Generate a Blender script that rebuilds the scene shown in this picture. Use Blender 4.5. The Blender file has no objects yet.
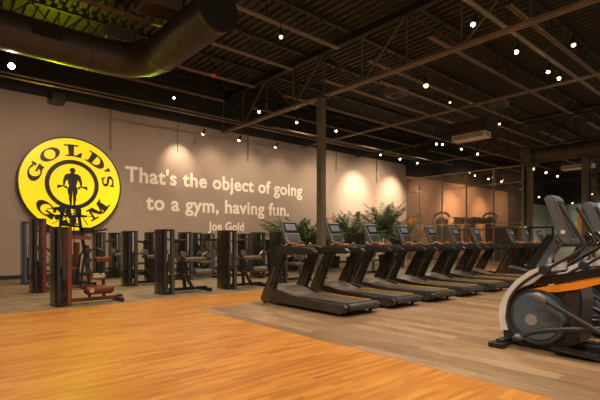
import bpy, bmesh, math, random
from mathutils import Vector, Matrix
random.seed(7)
SC = bpy.context.scene
COL = SC.collection
PI = math.pi
# ------------------------------------------------------------------ camera frame
F, HY, H = 436.0, 240.0, 1.2
FW = (math.cos(math.radians(49.2)), math.sin(math.radians(49.2)))
RT = (FW[1], -FW[0])
def ray(px):
    s = (px-300)/F
    return (FW[0]+RT[0]*s, FW[1]+RT[1]*s)
def PZ(px, py, z):
    d = (z-H)*F/(HY-py); r = ray(px); return Vector((r[0]*d, r[1]*d, z))
def PX(px, py, X):
    r = ray(px); d = X/r[0]; return Vector((X, r[1]*d, H+(HY-py)/F*d))
def PY(px, py, Y):
    r = ray(px); d = Y/r[1]; return Vector((r[0]*d, Y, H+(HY-py)/F*d))
def PD(px, py, d):
    r = ray(px); return Vector((r[0]*d, r[1]*d, H+(HY-py)/F*d))
cam = bpy.data.cameras.new('camera'); co = bpy.data.objects.new('camera', cam); COL.objects.link(co)
co.location = (0, 0, H); co.rotation_euler = (PI/2, 0, -math.radians(40.8))
cam.sensor_width = 36; cam.lens = 36*F/600; cam.shift_y = (HY-200)/600.0; cam.clip_end = 200
SC.camera = co

# ------------------------------------------------------------------ materials
def mat(name, col, rough=0.5, metal=0.0, noise=0.0, scale=20, emit=None, es=0, bump=0.0, coat=0.0, spec=0.5):
    m = bpy.data.materials.new(name); m.use_nodes = True
    nt = m.node_tree; b = nt.nodes['Principled BSDF']
    b.inputs['Base Color'].default_value = (*col, 1); b.inputs['Roughness'].default_value = rough
    b.inputs['Metallic'].default_value = metal; b.inputs['Coat Weight'].default_value = coat
    b.inputs['Specular IOR Level'].default_value = spec
    if noise or bump:
        tc = nt.nodes.new('ShaderNodeTexCoord'); n = nt.nodes.new('ShaderNodeTexNoise')
        n.inputs['Scale'].default_value = scale; n.inputs['Detail'].default_value = 5
        nt.links.new(tc.outputs['Object'], n.inputs['Vector'])
        if noise:
            r = nt.nodes.new('ShaderNodeValToRGB')
            r.color_ramp.elements[0].position = .3; r.color_ramp.elements[1].position = .7
            r.color_ramp.elements[0].color = (*[c*(1-noise) for c in col], 1)
            r.color_ramp.elements[1].color = (*[min(1, c*(1+noise)) for c in col], 1)
            nt.links.new(n.outputs['Fac'], r.inputs['Fac']); nt.links.new(r.outputs['Color'], b.inputs['Base Color'])
        if bump:
            bp = nt.nodes.new('ShaderNodeBump'); bp.inputs['Strength'].default_value = bump
            nt.links.new(n.outputs['Fac'], bp.inputs['Height']); nt.links.new(bp.outputs['Normal'], b.inputs['Normal'])
    if emit:
        b.inputs['Emission Color'].default_value = (*emit, 1); b.inputs['Emission Strength'].default_value = es
    return m

def plank_mat(name, c1, c2, c3, axis, length, width, rough, stain=0.0):
    """strip flooring: boards run along axis ('X' or 'Y')"""
    m = bpy.data.materials.new(name); m.use_nodes = True
    nt = m.node_tree; L = nt.links; b = nt.nodes['Principled BSDF']
    tc = nt.nodes.new('ShaderNodeTexCoord'); mp = nt.nodes.new('ShaderNodeMapping')
    L.new(tc.outputs['Object'], mp.inputs['Vector'])
    if axis == 'Y': mp.inputs['Rotation'].default_value = (0, 0, PI/2)
    br = nt.nodes.new('ShaderNodeTexBrick'); br.offset = .37; br.squash = 1
    br.inputs['Scale'].default_value = 1; br.inputs['Brick Width'].default_value = length
    br.inputs['Row Height'].default_value = width; br.inputs['Mortar Size'].default_value = 0.002
    br.inputs['Mortar Smooth'].default_value = .3; br.inputs['Bias'].default_value = 0
    br.inputs['Color1'].default_value = (0, 0, 0, 1); br.inputs['Color2'].default_value = (1, 1, 1, 1)
    br.inputs['Mortar'].default_value = (.35, .35, .35, 1)
    L.new(mp.outputs['Vector'], br.inputs['Vector'])
    mp2 = nt.nodes.new('ShaderNodeMapping'); mp2.inputs['Scale'].default_value = (1.2, 14, 1)
    L.new(mp.outputs['Vector'], mp2.inputs['Vector'])
    n = nt.nodes.new('ShaderNodeTexNoise'); n.inputs['Scale'].default_value = 1.6; n.inputs['Detail'].default_value = 6
    L.new(mp2.outputs['Vector'], n.inputs['Vector'])
    n2 = nt.nodes.new('ShaderNodeTexNoise'); n2.inputs['Scale'].default_value = .8; n2.inputs['Detail'].default_value = 3
    L.new(mp.outputs['Vector'], n2.inputs['Vector'])
    a = nt.nodes.new('ShaderNodeMath'); a.operation = 'MULTIPLY_ADD'; a.inputs[1].default_value = .30
    bw = nt.nodes.new('ShaderNodeRGBToBW'); L.new(br.outputs['Color'], bw.inputs['Color'])
    L.new(bw.outputs['Val'], a.inputs[0])
    a2 = nt.nodes.new('ShaderNodeMath'); a2.operation = 'MULTIPLY'; a2.inputs[1].default_value = .75
    L.new(n.outputs['Fac'], a2.inputs[0]); L.new(a2.outputs[0], a.inputs[2])
    a3 = nt.nodes.new('ShaderNodeMath'); a3.operation = 'MULTIPLY_ADD'; a3.inputs[1].default_value = stain
    L.new(n2.outputs['Fac'], a3.inputs[0]); L.new(a.outputs[0], a3.inputs[2])
    r = nt.nodes.new('ShaderNodeValToRGB'); e = r.color_ramp.elements
    e[0].position = .25+stain/2; e[0].color = (*c1, 1); e[1].position = .85+stain/2; e[1].color = (*c3, 1)
    x = e.new(.52+stain/2); x.color = (*c2, 1)
    L.new(a3.outputs[0], r.inputs['Fac']); L.new(r.outputs['Color'], b.inputs['Base Color'])
    b.inputs['Roughness'].default_value = rough
    bp = nt.nodes.new('ShaderNodeBump'); bp.inputs['Strength'].default_value = .08
    L.new(n.outputs['Fac'], bp.inputs['Height']); L.new(bp.outputs['Normal'], b.inputs['Normal'])
    return m

M = dict(
 wood=plank_mat('honey_wood', (.27, .105, .016), (.42, .18, .032), (.56, .27, .062), 'X', .55, .055, .34, .35),
 vinyl=plank_mat('brown_vinyl', (.11, .070, .040), (.20, .132, .078), (.31, .215, .13), 'Y', 1.4, .18, .42, .5),
 rubber=mat('rubber_floor', (.17, .125, .075), .6, noise=.3, scale=3),
 wall=mat('taupe_paint', (.37, .28, .225), .75, noise=.05, scale=1.5),
 wall_dark=mat('near_black', (.03, .025, .02), .8),
 copper=mat('copper_paint', (.46, .28, .17), .7, noise=.08, scale=2),
 green_wall=mat('sage_paint', (.36, .42, .35), .7),
 deck=mat('dark_deck', (.040, .031, .022), .6, noise=.2, scale=4),
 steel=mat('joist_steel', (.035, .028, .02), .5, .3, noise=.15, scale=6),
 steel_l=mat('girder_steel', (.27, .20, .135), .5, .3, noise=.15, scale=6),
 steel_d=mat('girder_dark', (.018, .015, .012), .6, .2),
 column=mat('column_steel', (.16, .13, .10), .5, .2, noise=.15, scale=5),
 base=mat('baseboard_black', (.02, .017, .015), .6),
 text=mat('cream_paint', (.95, .84, .72), .6),
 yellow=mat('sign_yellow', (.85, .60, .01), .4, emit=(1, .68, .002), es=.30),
 signblack=mat('sign_black', (.018, .015, .01), .4),
 black=mat('black_powder', (.014, .013, .012), .35, .0, noise=.2, scale=30),
 blackg=mat('black_gloss', (.022, .021, .020), .16, 0, coat=.5),
 dark=mat('dark_grey_plastic', (.028, .030, .036), .38, noise=.12, scale=30),
 grey=mat('grey_plastic', (.12, .13, .155), .4, noise=.08, scale=20),
 silver=mat('silver_paint', (.80, .79, .80), .34, .1, noise=.05, scale=10),
 steelrod=mat('bright_steel', (.6, .56, .5), .25, .9),
 hood=mat('warm_grey_hood', (.12, .108, .095), .42, .0, noise=.08, scale=12),
 belt=mat('belt_rubber', (.055, .045, .037), .6, noise=.2, scale=60),
 skirt=mat('skirt_grey', (.045, .042, .042), .33, .2, noise=.1, scale=30),
 orange=mat('orange_plastic', (.95, .33, .02), .35),
 yline=mat('amber_line', (.85, .42, .02), .4),
 red=mat('red_pad', (.75, .03, .02), .4, emit=(1, .03, .01), es=.12),
 maroon=mat('maroon_frame', (.17, .044, .024), .3, .1, coat=.4, noise=.1, scale=10),
 upholst=mat('maroon_upholstery', (.13, .028, .016), .45, bump=.05, scale=60),
 blackup=mat('taupe_upholstery', (.13, .105, .085), .5, bump=.05, scale=60),
 blueg=mat('blue_grey_metal', (.12, .165, .22), .28, .5, noise=.1, scale=10),
 disc=mat('blue_grey_disc', (.10, .145, .215), .28, .25, noise=.12, scale=9),
 screen=mat('lit_screen', (.08, .09, .1), .15, emit=(.55, .6, .66), es=.05),
 screen_d=mat('dark_screen', (.02, .022, .025), .08, coat=.5),
 shroud=mat('smoke_shroud', (.020, .020, .019), .25, .1, coat=.3, noise=.1, scale=8),
 duct=mat('duct_metal', (.085, .067, .052), .45, .3, noise=.12, scale=5),
 hvac=mat('hvac_metal', (.16, .125, .09), .5, .2),
 white=mat('white_enamel', (.86, .80, .72), .4),
 lamp=mat('lamp_glow', (1, .9, .7), .4, emit=(1, .80, .50), es=14),
 lamp_s=mat('lamp_glow_soft', (1, .9, .7), .4, emit=(1, .62, .30), es=1.6),
 lamp_b=mat('lamp_glow_strong', (1, .9, .7), .4, emit=(1, .86, .62), es=60),
 green_led=mat('green_led', (.4, .5, .0), .4, emit=(.45, .5, .0), es=2.0),
 redbell=mat('red_bell', (.7, .08, .03), .4, emit=(1, .06, .02), es=.08),
 leaf=mat('palm_leaf', (.038, .095, .02), .45, noise=.5, scale=8),
 leaf2=mat('broad_leaf', (.075, .16, .04), .45, noise=.5, scale=8),
 stem=mat('palm_stem', (.13, .09, .04), .7, noise=.3, scale=20),
 flower=mat('orange_petal', (.95, .22, .01), .5),
 post=mat('green_grey_post', (.07, .082, .066), .25, .2, coat=.3),
 mull=mat('mullion_metal', (.42, .34, .26), .4, .4),
 amber=mat('amber_grip', (.55, .25, .02), .4),
 web=mat('web_steel', (.13, .10, .07), .5, .2),
 hub=mat('hub_grey', (.30, .29, .28), .4),
 escreen=mat('console_screen', (.045, .048, .055), .22, coat=.3),
 pot=mat('dark_planter', (.03, .034, .03), .6),
 soil=mat('soil', (.03, .02, .012), .9, bump=.4, scale=60),
)
g = bpy.data.materials.new('partition_glass'); g.use_nodes = True
nt = g.node_tree; nt.nodes.clear(); o_ = nt.nodes.new('ShaderNodeOutputMaterial'); mx = nt.nodes.new('ShaderNodeMixShader')
t_ = nt.nodes.new('ShaderNodeBsdfTransparent'); gl = nt.nodes.new('ShaderNodeBsdfGlossy'); fr = nt.nodes.new('ShaderNodeFresnel')
t_.inputs['Color'].default_value = (.86, .80, .74, 1); gl.inputs['Roughness'].default_value = .02; fr.inputs['IOR'].default_value = 1.5
nt.links.new(fr.outputs[0], mx.inputs[0]); nt.links.new(t_.outputs[0], mx.inputs[1]); nt.links.new(gl.outputs[0], mx.inputs[2]); df = nt.nodes.new('ShaderNodeBsdfDiffuse'); df.inputs[0].default_value = (.6, .52, .44, 1); m2 = nt.nodes.new('ShaderNodeMixShader'); m2.inputs[0].default_value = .09  # diffuse share mixes the look of a reflected haze into the glass
nt.links.new(mx.outputs[0], m2.inputs[1]); nt.links.new(df.outputs[0], m2.inputs[2]); nt.links.new(m2.outputs[0], o_.inputs[0])
M['glass'] = g

# ------------------------------------------------------------------ mesh builder
class MB:
    def __init__(s): s.bm = bmesh.new()
    def box(s, a, b, rot=None, bevel=0):
        a = Vector(a); b = Vector(b); c = (a+b)/2; d = b-a
        r = bmesh.ops.create_cube(s.bm, size=1)
        mt = Matrix.Translation(c) @ (rot.to_4x4() if rot else Matrix()) @ Matrix.Diagonal((abs(d.x), abs(d.y), abs(d.z), 1))
        bmesh.ops.transform(s.bm, matrix=mt, verts=r['verts'])
        if bevel:
            es = list({e for v in r['verts'] for e in v.link_edges})
            bmesh.ops.bevel(s.bm, geom=es, offset=bevel, segments=2, affect='EDGES', profile=.6)
        return s
    def prism(s, pts, axis, lo, hi, bevel=0):
        """pts: 2-D outline; axis 'X': pts are (y,z) extruded lo..hi in x; 'Y': (x,z); 'Z': (x,y)"""
        def v3(p, w):
            return {'X': (w, p[0], p[1]), 'Y': (p[0], w, p[1]), 'Z': (p[0], p[1], w)}[axis]
        A = [s.bm.verts.new(v3(p, lo)) for p in pts]; B = [s.bm.verts.new(v3(p, hi)) for p in pts]
        n = len(pts); fs = []
        fs.append(s.bm.faces.new(A)); fs.append(s.bm.faces.new(list(reversed(B))))
        for i in range(n): fs.append(s.bm.faces.new((A[i], B[i], B[(i+1) % n], A[(i+1) % n])))
        bmesh.ops.recalc_face_normals(s.bm, faces=fs)
        if bevel:
            es = [e for e in fs[0].edges]+[e for e in fs[1].edges]
            bmesh.ops.bevel(s.bm, geom=es, offset=bevel, segments=2, affect='EDGES')
        return s
    def cyl(s, p0, p1, r, r2=None, seg=16, caps=True):
        p0 = Vector(p0); p1 = Vector(p1); d = p1-p0
        if d.length < 1e-6: return s
        q = d.to_track_quat('Z', 'Y')
        x = bmesh.ops.create_cone(s.bm, cap_ends=caps, segments=seg, radius1=r, radius2=r if r2 is None else r2, depth=d.length)
        bmesh.ops.transform(s.bm, matrix=Matrix.Translation((p0+p1)/2) @ q.to_matrix().to_4x4(), verts=x['verts'])
        return s
    def ball(s, c, r, sc=(1, 1, 1), rot=None, seg=16):
        x = bmesh.ops.create_uvsphere(s.bm, u_segments=seg, v_segments=max(6, seg//2), radius=r)
        bmesh.ops.transform(s.bm, matrix=Matrix.Translation(c) @ (rot.to_4x4() if rot else Matrix()) @ Matrix.Diagonal((*sc, 1)), verts=x['verts'])
        return s
    def tube(s, pts, r, seg=10, smooth=0, flat=1.0):
        pts = [Vector(p) for p in pts]
        for _ in range(smooth):
            q = [pts[0]]
            for a, b in zip(pts, pts[1:]): q += [a.lerp(b, .25), a.lerp(b, .75)]
            pts = q+[pts[-1]]
        rings = []; up = None
        for i, p in enumerate(pts):
            t = (pts[min(i+1, len(pts)-1)]-pts[max(i-1, 0)]).normalized()
            if up is None: up = Vector((1, 0, 0)) if abs(t.x) < .8 else Vector((0, 0, 1))
            n = (up-t*up.dot(t)).normalized(); up = n; b = t.cross(n)
            rr = r[i*len(r)//len(pts)] if isinstance(r, (list, tuple)) else r
            rings.append([s.bm.verts.new(p+n*math.cos(2*PI*k/seg)*rr*flat+b*math.sin(2*PI*k/seg)*rr) for k in range(seg)])
        for A, B in zip(rings, rings[1:]):
            for k in range(seg): s.bm.faces.new((A[k], A[(k+1) % seg], B[(k+1) % seg], B[k]))
        s.bm.faces.new(list(reversed(rings[0]))); s.bm.faces.new(rings[-1])
        return s
    def bar(s, p0, p1, w, h):
        """rectangular bar between two points"""
        p0 = Vector(p0); p1 = Vector(p1); d = p1-p0
        q = d.to_track_quat('Y', 'Z')
        r = bmesh.ops.create_cube(s.bm, size=1)
        bmesh.ops.transform(s.bm, matrix=Matrix.Translation((p0+p1)/2) @ q.to_matrix().to_4x4() @ Matrix.Diagonal((w, d.length, h, 1)), verts=r['verts'])
        return s
    def build(s, name, m, parent=None, smooth=False):
        me = bpy.data.meshes.new(name); s.bm.normal_update(); s.bm.to_mesh(me); s.bm.free()
        me.materials.append(m)
        if smooth:
            for p in me.polygons: p.use_smooth = True
            try: me.set_sharp_from_angle(angle=math.radians(40))
            except Exception: pass
        o = bpy.data.objects.new(name, me); COL.objects.link(o)
        if parent: o.parent = parent
        return o
def tag(o, label=None, cat=None, group=None, kind=None):
    if label: o['label'] = label
    if cat: o['category'] = cat
    if group: o['group'] = group
    if kind: o['kind'] = kind
    return o
def empty(name, loc=(0, 0, 0), rz=0):
    o = bpy.data.objects.new(name, None); COL.objects.link(o); o.location = loc; o.rotation_euler = (0, 0, rz)
    o.empty_display_size = .1
    return o
def copy_tree(o, parent=None):
    c = o.copy(); COL.objects.link(c)
    if parent: c.parent = parent
    for ch in [x for x in SC.objects if x.parent == o]: copy_tree(ch, c)
    return c
def struct(o): o['kind'] = 'structure'; return o
ORD = ['first', 'second', 'third', 'fourth', 'fifth', 'sixth', 'seventh', 'eighth', 'ninth', 'tenth', 'eleventh', 'twelfth']

# ------------------------------------------------------------------ setting
WY, GX, ZD = 15.8, 22.1, 7.2      # quote wall, glass partition, deck height
EY, WX, SY = 8.5, 3.6, 6.9        # floor seams
def slab(poly, m, z=0.0, name='floor'):
    return struct(MB().prism(poly, 'Z', z-.2, z).build(name, m))
slab([(-6, -4), (WX, -4), (WX, SY), (GX, SY), (GX, EY), (-6, EY)], M['wood'])
slab([(WX, -4), (44, -4), (44, SY), (WX, SY)], M['vinyl'])
slab([(-6, EY), (44, EY), (44, WY), (-6, WY)], M['rubber'])
slab([(GX, SY), (44, SY), (44, EY), (GX, EY)], M['rubber'])
struct(MB().box((-6, WY, -.2), (GX, WY+.25, 5.75)).build('wall_back', M['wall']))
struct(MB().box((GX, WY, -.2), (36, WY+.25, 5.1)).build('wall_back', M['copper']))
struct(MB().box((36, WY, -.2), (40.3, WY+.25, 5.1)).box((40.3, WY, 4.4), (44, WY+.25, 5.1)).build('wall_back', M['wall_dark']))
struct(MB().box((40.3, WY, -.2), (43.9, WY+.25, 4.4)).build('wall_back', M['green_wall']))
struct(MB().box((-6, WY+.04, 5.75), (GX, WY+.25, ZD)).box((GX, WY+.04, 5.1), (44, WY+.25, ZD)).build('wall_back', M['wall_dark']))  # upper band of the back wall in a near-black colour
struct(MB().box((-6, WY-.02, 0), (GX-.1, WY, .12)).build('baseboard_back', M['base']))
struct(MB().box((-6.2, -4, -.2), (-6, WY+.25, ZD)).build('wall_left', M['wall_dark']))
struct(MB().box((44, -4, -.2), (44.2, WY+.25, ZD)).build('wall_right', M['wall_dark']))
struct(MB().box((43.9, 6, 0), (44, WY, 4.4)).build('wall_right', M['green_wall']))
# ribbed steel deck
b = MB()
x = -6.0; prof = []
while x < 44:
    prof += [(x, ZD), (x+.10, ZD), (x+.125, ZD+.07), (x+.225, ZD+.07)]; x += .25
prof += [(44, ZD), (44, ZD+.15), (-6, ZD+.15)]
b.prism(prof, 'Y', -4, WY+.25)
struct(b.build('ceiling', M['deck']))

# ------------------------------------------------------------------ roof structure
def joist(x0, x1, y, g0, g1, first=None):
    r = empty('roof_joist', (0, y, 0))
    top, bot = ZD-.04, 6.56
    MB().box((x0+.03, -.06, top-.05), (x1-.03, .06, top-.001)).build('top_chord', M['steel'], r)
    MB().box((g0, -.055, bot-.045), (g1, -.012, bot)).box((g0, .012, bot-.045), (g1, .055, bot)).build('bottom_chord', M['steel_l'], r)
    w = MB(); x = g0+.05; n = int((g1-g0-.1)/1.2); st = (g1-g0-.1)/n
    for i in range(n):
        w.cyl((x, 0, bot-.02), (x+st/2, 0, top-.03), .016, seg=6); w.cyl((x+st/2, 0, top-.03), (x+st, 0, bot-.02), .016, seg=6)
        w.cyl((x+st, 0, bot-.02), (x+st, 0, top-.03), .013, seg=6)
        x += st
    w.build('web', M['steel_d'], r)
    return r
rows = [14.6, 12.58, 10.5, 8.5, 6.45, 4.4, 2.4]
bays = [(-6, 9.4, -5.9, 8.75, 'left bay above the strength machines'), (9.4, GX, 10.05, 21.4, 'middle bay above the treadmills'), (GX, 36, 22.8, 35.9, 'far bay beyond the glass partition')]
for bx0, bx1, g0, g1, bn in bays:
    for i, y in enumerate(rows):
        if bx0 == -6 and y < 8: continue
        j = joist(bx0, bx1, y, g0, g1)
        tag(j, 'open-web steel roof joist, %s out from the quote wall, %s' % (ORD[i], bn), 'roof joist', 'open-web roof joists')
def girder(X, y0, y1, zb, zt, label, light=True, stp=1.5):
    r = empty('truss_girder', (X, 0, 0))
    m = M['steel_l'] if light else M['steel']
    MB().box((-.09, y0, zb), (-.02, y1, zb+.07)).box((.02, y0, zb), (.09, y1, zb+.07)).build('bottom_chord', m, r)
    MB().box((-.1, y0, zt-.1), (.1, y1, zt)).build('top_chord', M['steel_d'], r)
    w = MB(); n = int((y1-y0)/stp); st = (y1-y0)/n; y = y0
    for i in range(n):
        up = (i % 2 == 0)
        a = (0, y, zb+.04 if up else zt-.05); c = (0, y+st, zt-.05 if up else zb+.04)
        w.bar(a, c, .05, .05)
        w.bar((0, y+st, zb+.04), (0, y+st, zt-.05), .035, .035)
        y += st
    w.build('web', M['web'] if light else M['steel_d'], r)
    tag(r, label, 'roof truss', 'steel truss girders')
    return r
girder(9.4, -3.9, WY-.02, 5.62, ZD-.13, 'deep steel truss girder running over the first round column to the quote wall')
girder(GX, -3.9, WY-.02, 5.62, ZD-.13, 'dark steel truss girder above the glass partition line', False)
girder(36, -3.9, WY-.02, 5.62, ZD-.13, 'farthest steel truss girder, beyond the glass partition', False)
def beam(p0, p1, w, h, name, m, label, cat, group=None):
    o = MB().bar(p0, p1, w, h).build(name, m); tag(o, label, cat, group); return o
beam((13.8, -3.5, 5.67), (13.8, WY-.02, 5.67), .07, .07, 'strut_rail', M['steel_l'], 'long steel strut rail crossing above the treadmill row, parallel to the truss', 'ceiling rail', 'steel strut rails')
beam((17.6, -3.5, 5.67), (17.6, WY-.02, 5.67), .06, .06, 'strut_rail', M['steel'], 'thinner steel strut rail halfway between treadmills and glass partition', 'ceiling rail', 'steel strut rails')
def pipe(p0, p1, r, name, m, label, cat, group=None):
    o = MB().cyl(p0, p1, r, seg=12).build(name, m, smooth=True); tag(o, label, cat, group)
    if abs(p0[2]-p1[2]) < .1:
        n = 4
        for k in range(n):
            x_ = p0[0]+(p1[0]-p0[0])*(k+.5)/n
            MB().cyl((x_, p0[1], p0[2]+r*.8), (x_, p0[1], ZD), .007, seg=6).build('hanger_rod', M['steel_d'], o)
    return o
pipe((-5.9, 14.9, 5.98), (22, 14.9, 5.98), .03, 'sprinkler_pipe', M['steel_l'], 'upper thin sprinkler pipe along the top of the quote wall', 'pipe', 'sprinkler pipes')
pipe((-5.9, 14.75, 5.82), (22, 14.75, 5.82), .03, 'sprinkler_pipe', M['steel_l'], 'lower thin sprinkler pipe along the top of the quote wall', 'pipe', 'sprinkler pipes')
pipe((3, 4.4, 5.98), (21.9, 4.4, 5.98), .05, 'spotlight_pipe', M['steel_l'], 'round steel pipe carrying the paired spotlights at upper right', 'pipe')
pipe((9.6, 10.2, 5.5), (21.9, 10.2, 5.5), .025, 'conduit_pipe', M['steel_l'], 'conduit pipe behind the treadmills, right of the column', 'pipe', 'ceiling conduits')
pipe((9.6, 12.6, 5.3), (21.9, 12.6, 5.3), .025, 'conduit_pipe', M['steel_l'], 'conduit pipe carrying small lamps near the end of the quote wall', 'pipe', 'ceiling conduits')
pipe((9.6, 7.7, 5.6), (21.9, 7.7, 5.6), .03, 'conduit_pipe', M['steel_l'], 'conduit pipe passing just above the white slot diffuser', 'pipe', 'ceiling conduits')
pipe((4.6, 14.4, 5.35), (12.5, 14.4, 5.35), .02, 'lamp_rail', M['steel'], 'thin lamp rail in front of the lettering, holding wall-washing spotlights', 'lamp rail')
# wall conduits
for X, z0, lab in [(4.94, 4.35, 'short vertical conduit on the wall right of the round yellow sign'), (7.42, 4.6, 'vertical conduit on the wall above the word That'), (10.65, 4.6, 'vertical conduit on the wall above the word object'), (16.1, 4.75, 'vertical conduit on the wall just right of the square column'), (19.35, 4.4, 'vertical conduit on the wall between the two brightest pools of light')]:
    pipe((X, WY-.04, z0), (X, WY-.04, 5.74), .03, 'wall_conduit', M['wall'], lab, 'conduit', 'wall conduits')
# columns
def column(X, Y, zt, w, label, basez=True):
    r = empty('steel_column', (X, Y, 0))
    MB().box((-w, -w, .02), (w, w, zt), bevel=.012).build('shaft', M['column'], r)
    MB().box((-w*1.6, -w*1.6, 0), (w*1.6, w*1.6, .025)).cyl((-w*1.35, -w*1.35, .02), (-w*1.35, -w*1.35, .06), .015, seg=8).cyl((w*1.35, -w*1.35, .02), (w*1.35, -w*1.35, .06), .015, seg=8).build('base_plate', M['steel'], r)
    MB().box((-w*1.3, -w*1.5, zt), (w*1.3, w*1.5, zt+.02)).build('cap_plate', M['steel'], r)
    tag(r, label, 'column', 'square steel columns')
column(9.33, 9.8, 5.6, .105, 'dark square steel column rising behind the second treadmill')
column(22.22, 8.7, 5.6, .11, 'square steel column at the right end of the glass partition')
column(22.1, 6.35, 5.6, .11, 'square steel column behind the elliptical consoles, left of the mesh screen')

column(36, 9.8, 5.6, .11, 'farthest square steel column, beyond the glass partition')
# ------------------------------------------------------------------ ducts and units
def duct_path(pts, r, name, label, m, ribs=True):
    root = empty(name)
    MB().tube(pts, r, seg=32, smooth=2).build('duct_shell', m, root, smooth=True)
    return root
R_ = .43
z0 = 5.85
d1 = empty('spiral_duct')
pts = [(-2.5, 11.6, z0), (3.2, 11.6, z0), (3.6, 11.58, z0), (4.05, 11.4, z0), (4.38, 11.0, z0), (4.5, 10.5, z0), (4.5, 10.2, z0), (4.5, 7.75, z0)]
MB().tube(pts, R_, seg=40, smooth=0).build('duct_shell', M['duct'], d1, smooth=True)
MB().cyl((4.5, 7.76, z0), (4.5, 7.70, z0), R_+.02, seg=40).build('end_cap', M['steel_d'], d1)
rb = MB()
y = 7.95
while y < 10.4:
    rb.cyl((4.5, y-.012, z0), (4.5, y+.012, z0), R_+.012, seg=40); y += .11
rb.build('spiral_seam', M['duct'], d1)
for X in (1.0, 3.1): MB().cyl((X-.02, 11.6, z0), (X+.02, 11.6, z0), R_+.015, seg=40).build('coupling_band', M['duct'], d1)
vg = MB().box((1.82, 11.10, 5.78), (2.42, 11.19, 5.98))
vg.build('air_grille', M['steel_d'], d1)
for p in [(1.0, 11.6), (3.1, 11.6), (4.5, 10.2), (4.5, 8.1)]: MB().cyl((p[0], p[1], z0+R_-.01), (p[0], p[1], ZD), .01, seg=6).build('hanger_rod', M['steel'], d1)
tag(d1, 'large round ventilation duct with an elbow, hanging at upper left', 'air duct')
d2 = empty('round_duct')
MB().cyl((21.2, 8.15, 5.05), (21.2, 1.5, 5.05), .32, seg=32).build('duct_shell', M['duct'], d2, smooth=True)
MB().box((20.75, 8.1, 4.62), (21.65, 8.55, 5.4)).build('plenum_box', M['duct'], d2)
MB().cyl((21.2, 7.5, 5.36), (21.2, 7.5, ZD), .012, seg=6).cyl((21.2, 4, 5.36), (21.2, 4, ZD), .012, seg=6).build('hanger_rod', M['steel'], d2)
tag(d2, 'straight round duct with box plenum at right, in front of the steel column', 'air duct')
def unit(px, py, z, sx, sy, sz, label, name='air_unit', m='hvac'):
    p = PZ(px, py, z); r = empty(name, (p.x, p.y, z))
    MB().box((-sx/2, -sy/2, 0), (sx/2, sy/2, sz), bevel=.015).build('housing', M[m], r)
    gr = MB()
    for k in range(6): gr.box((-sx/2+.06, -sy/2+.05+k*(sy-.1)/6, -.012), (sx/2-.06, -sy/2+.07+k*(sy-.1)/6, 0))
    gr.build('grille', M['steel_d'], r)
    for a in (-1, 1):
        for c in (-1, 1): MB().cyl((a*(sx/2-.05), c*(sy/2-.05), sz), (a*(sx/2-.05), c*(sy/2-.05), ZD-z), .008, seg=6).build('hanger_rod', M['steel'], r)
    tag(r, label, 'air unit'); return r
unit(117, 43, 6.4, .7, .55, .35, 'boxy fan unit hanging above the bend of the big duct')
unit(158, 12, 6.5, .9, .7, .4, 'larger boxy air unit at the top edge, left of the duct end')
unit(396, 96, 5.5, .5, .5, .22, 'small square heater box hanging right of the first column')
unit(499, 107, 5.6, .5, .5, .2, 'small dark box unit hanging right of the white slot diffuser')
# slot diffuser
p = PZ(471, 138, 4.9)
r = empty('slot_diffuser', (p.x, p.y, 4.83))
MB().box((-.24, -.62, 0), (.24, .62, .2)).build('casing', M['white'], r)
s = MB()
for k in range(3): s.box((-.25, -.58, .04+k*.05), (-.24, .58, .06+k*.05)); s.box((-.2, -.63, .04+k*.05), (.2, -.62, .06+k*.05))
s.build('slots', M['steel_d'], r)
MB().box((-.5, -.8, .2), (.35, .7, .58)).build('plenum_box', M['wall_dark'], r)
MB().cyl((0, -.7, .62), (0, -.7, ZD-4.83), .012, seg=6).cyl((0, .7, .62), (0, .7, ZD-4.83), .012, seg=6).build('hanger_rod', M['steel'], r)
tag(r, 'white slot diffuser under a dark box, hanging above the treadmill row', 'air diffuser')
p = PD(578, 169, 24)
r = empty('slot_diffuser', (p.x, p.y, p.z))
MB().box((-.3, -.75, 0), (.3, .75, .22)).build('casing', M['white'], r)
s = MB()
for k in range(2): s.box((-.31, -.7, .06+k*.07), (-.3, .7, .09+k*.07))
s.build('slots', M['steel_d'], r)
MB().cyl((0, 0, .2), (0, 0, ZD-p.z), .015, seg=6).build('hanger_rod', M['steel'], r)
tag(r, 'white slot diffuser beyond the opening, above the elliptical consoles', 'air diffuser')
# speaker on wall top
r = empty('wall_speaker', PY(58, 98, 15.3)-Vector((0, 0, 0)))
MB().box((-.2, -.18, -.14), (.2, .16, .14), bevel=.02).build('cabinet', M['black'], r)
MB().box((-.17, -.2, -.11), (.17, -.18, .11)).build('grille', M['steel_d'], r)
MB().bar((0, .15, 0), (0, .5, .05), .05, .05).build('bracket', M['steel'], r)
tag(r, 'black loudspeaker mounted high on the wall above the yellow sign', 'speaker')
p = PZ(213.5, 75.5, 6.4)
bell = empty('fire_bell', p); MB().ball((0, 0, 0), .08, (1, 1, .7)).build('bell', M['redbell'], bell, smooth=True); MB().cyl((0, 0, .04), (0, 0, ZD-p.z), .01, seg=6).build('hanger_rod', M['steel_d'], bell)
tag(bell, 'small red fire bell hanging near the big duct end', 'fire bell')

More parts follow.
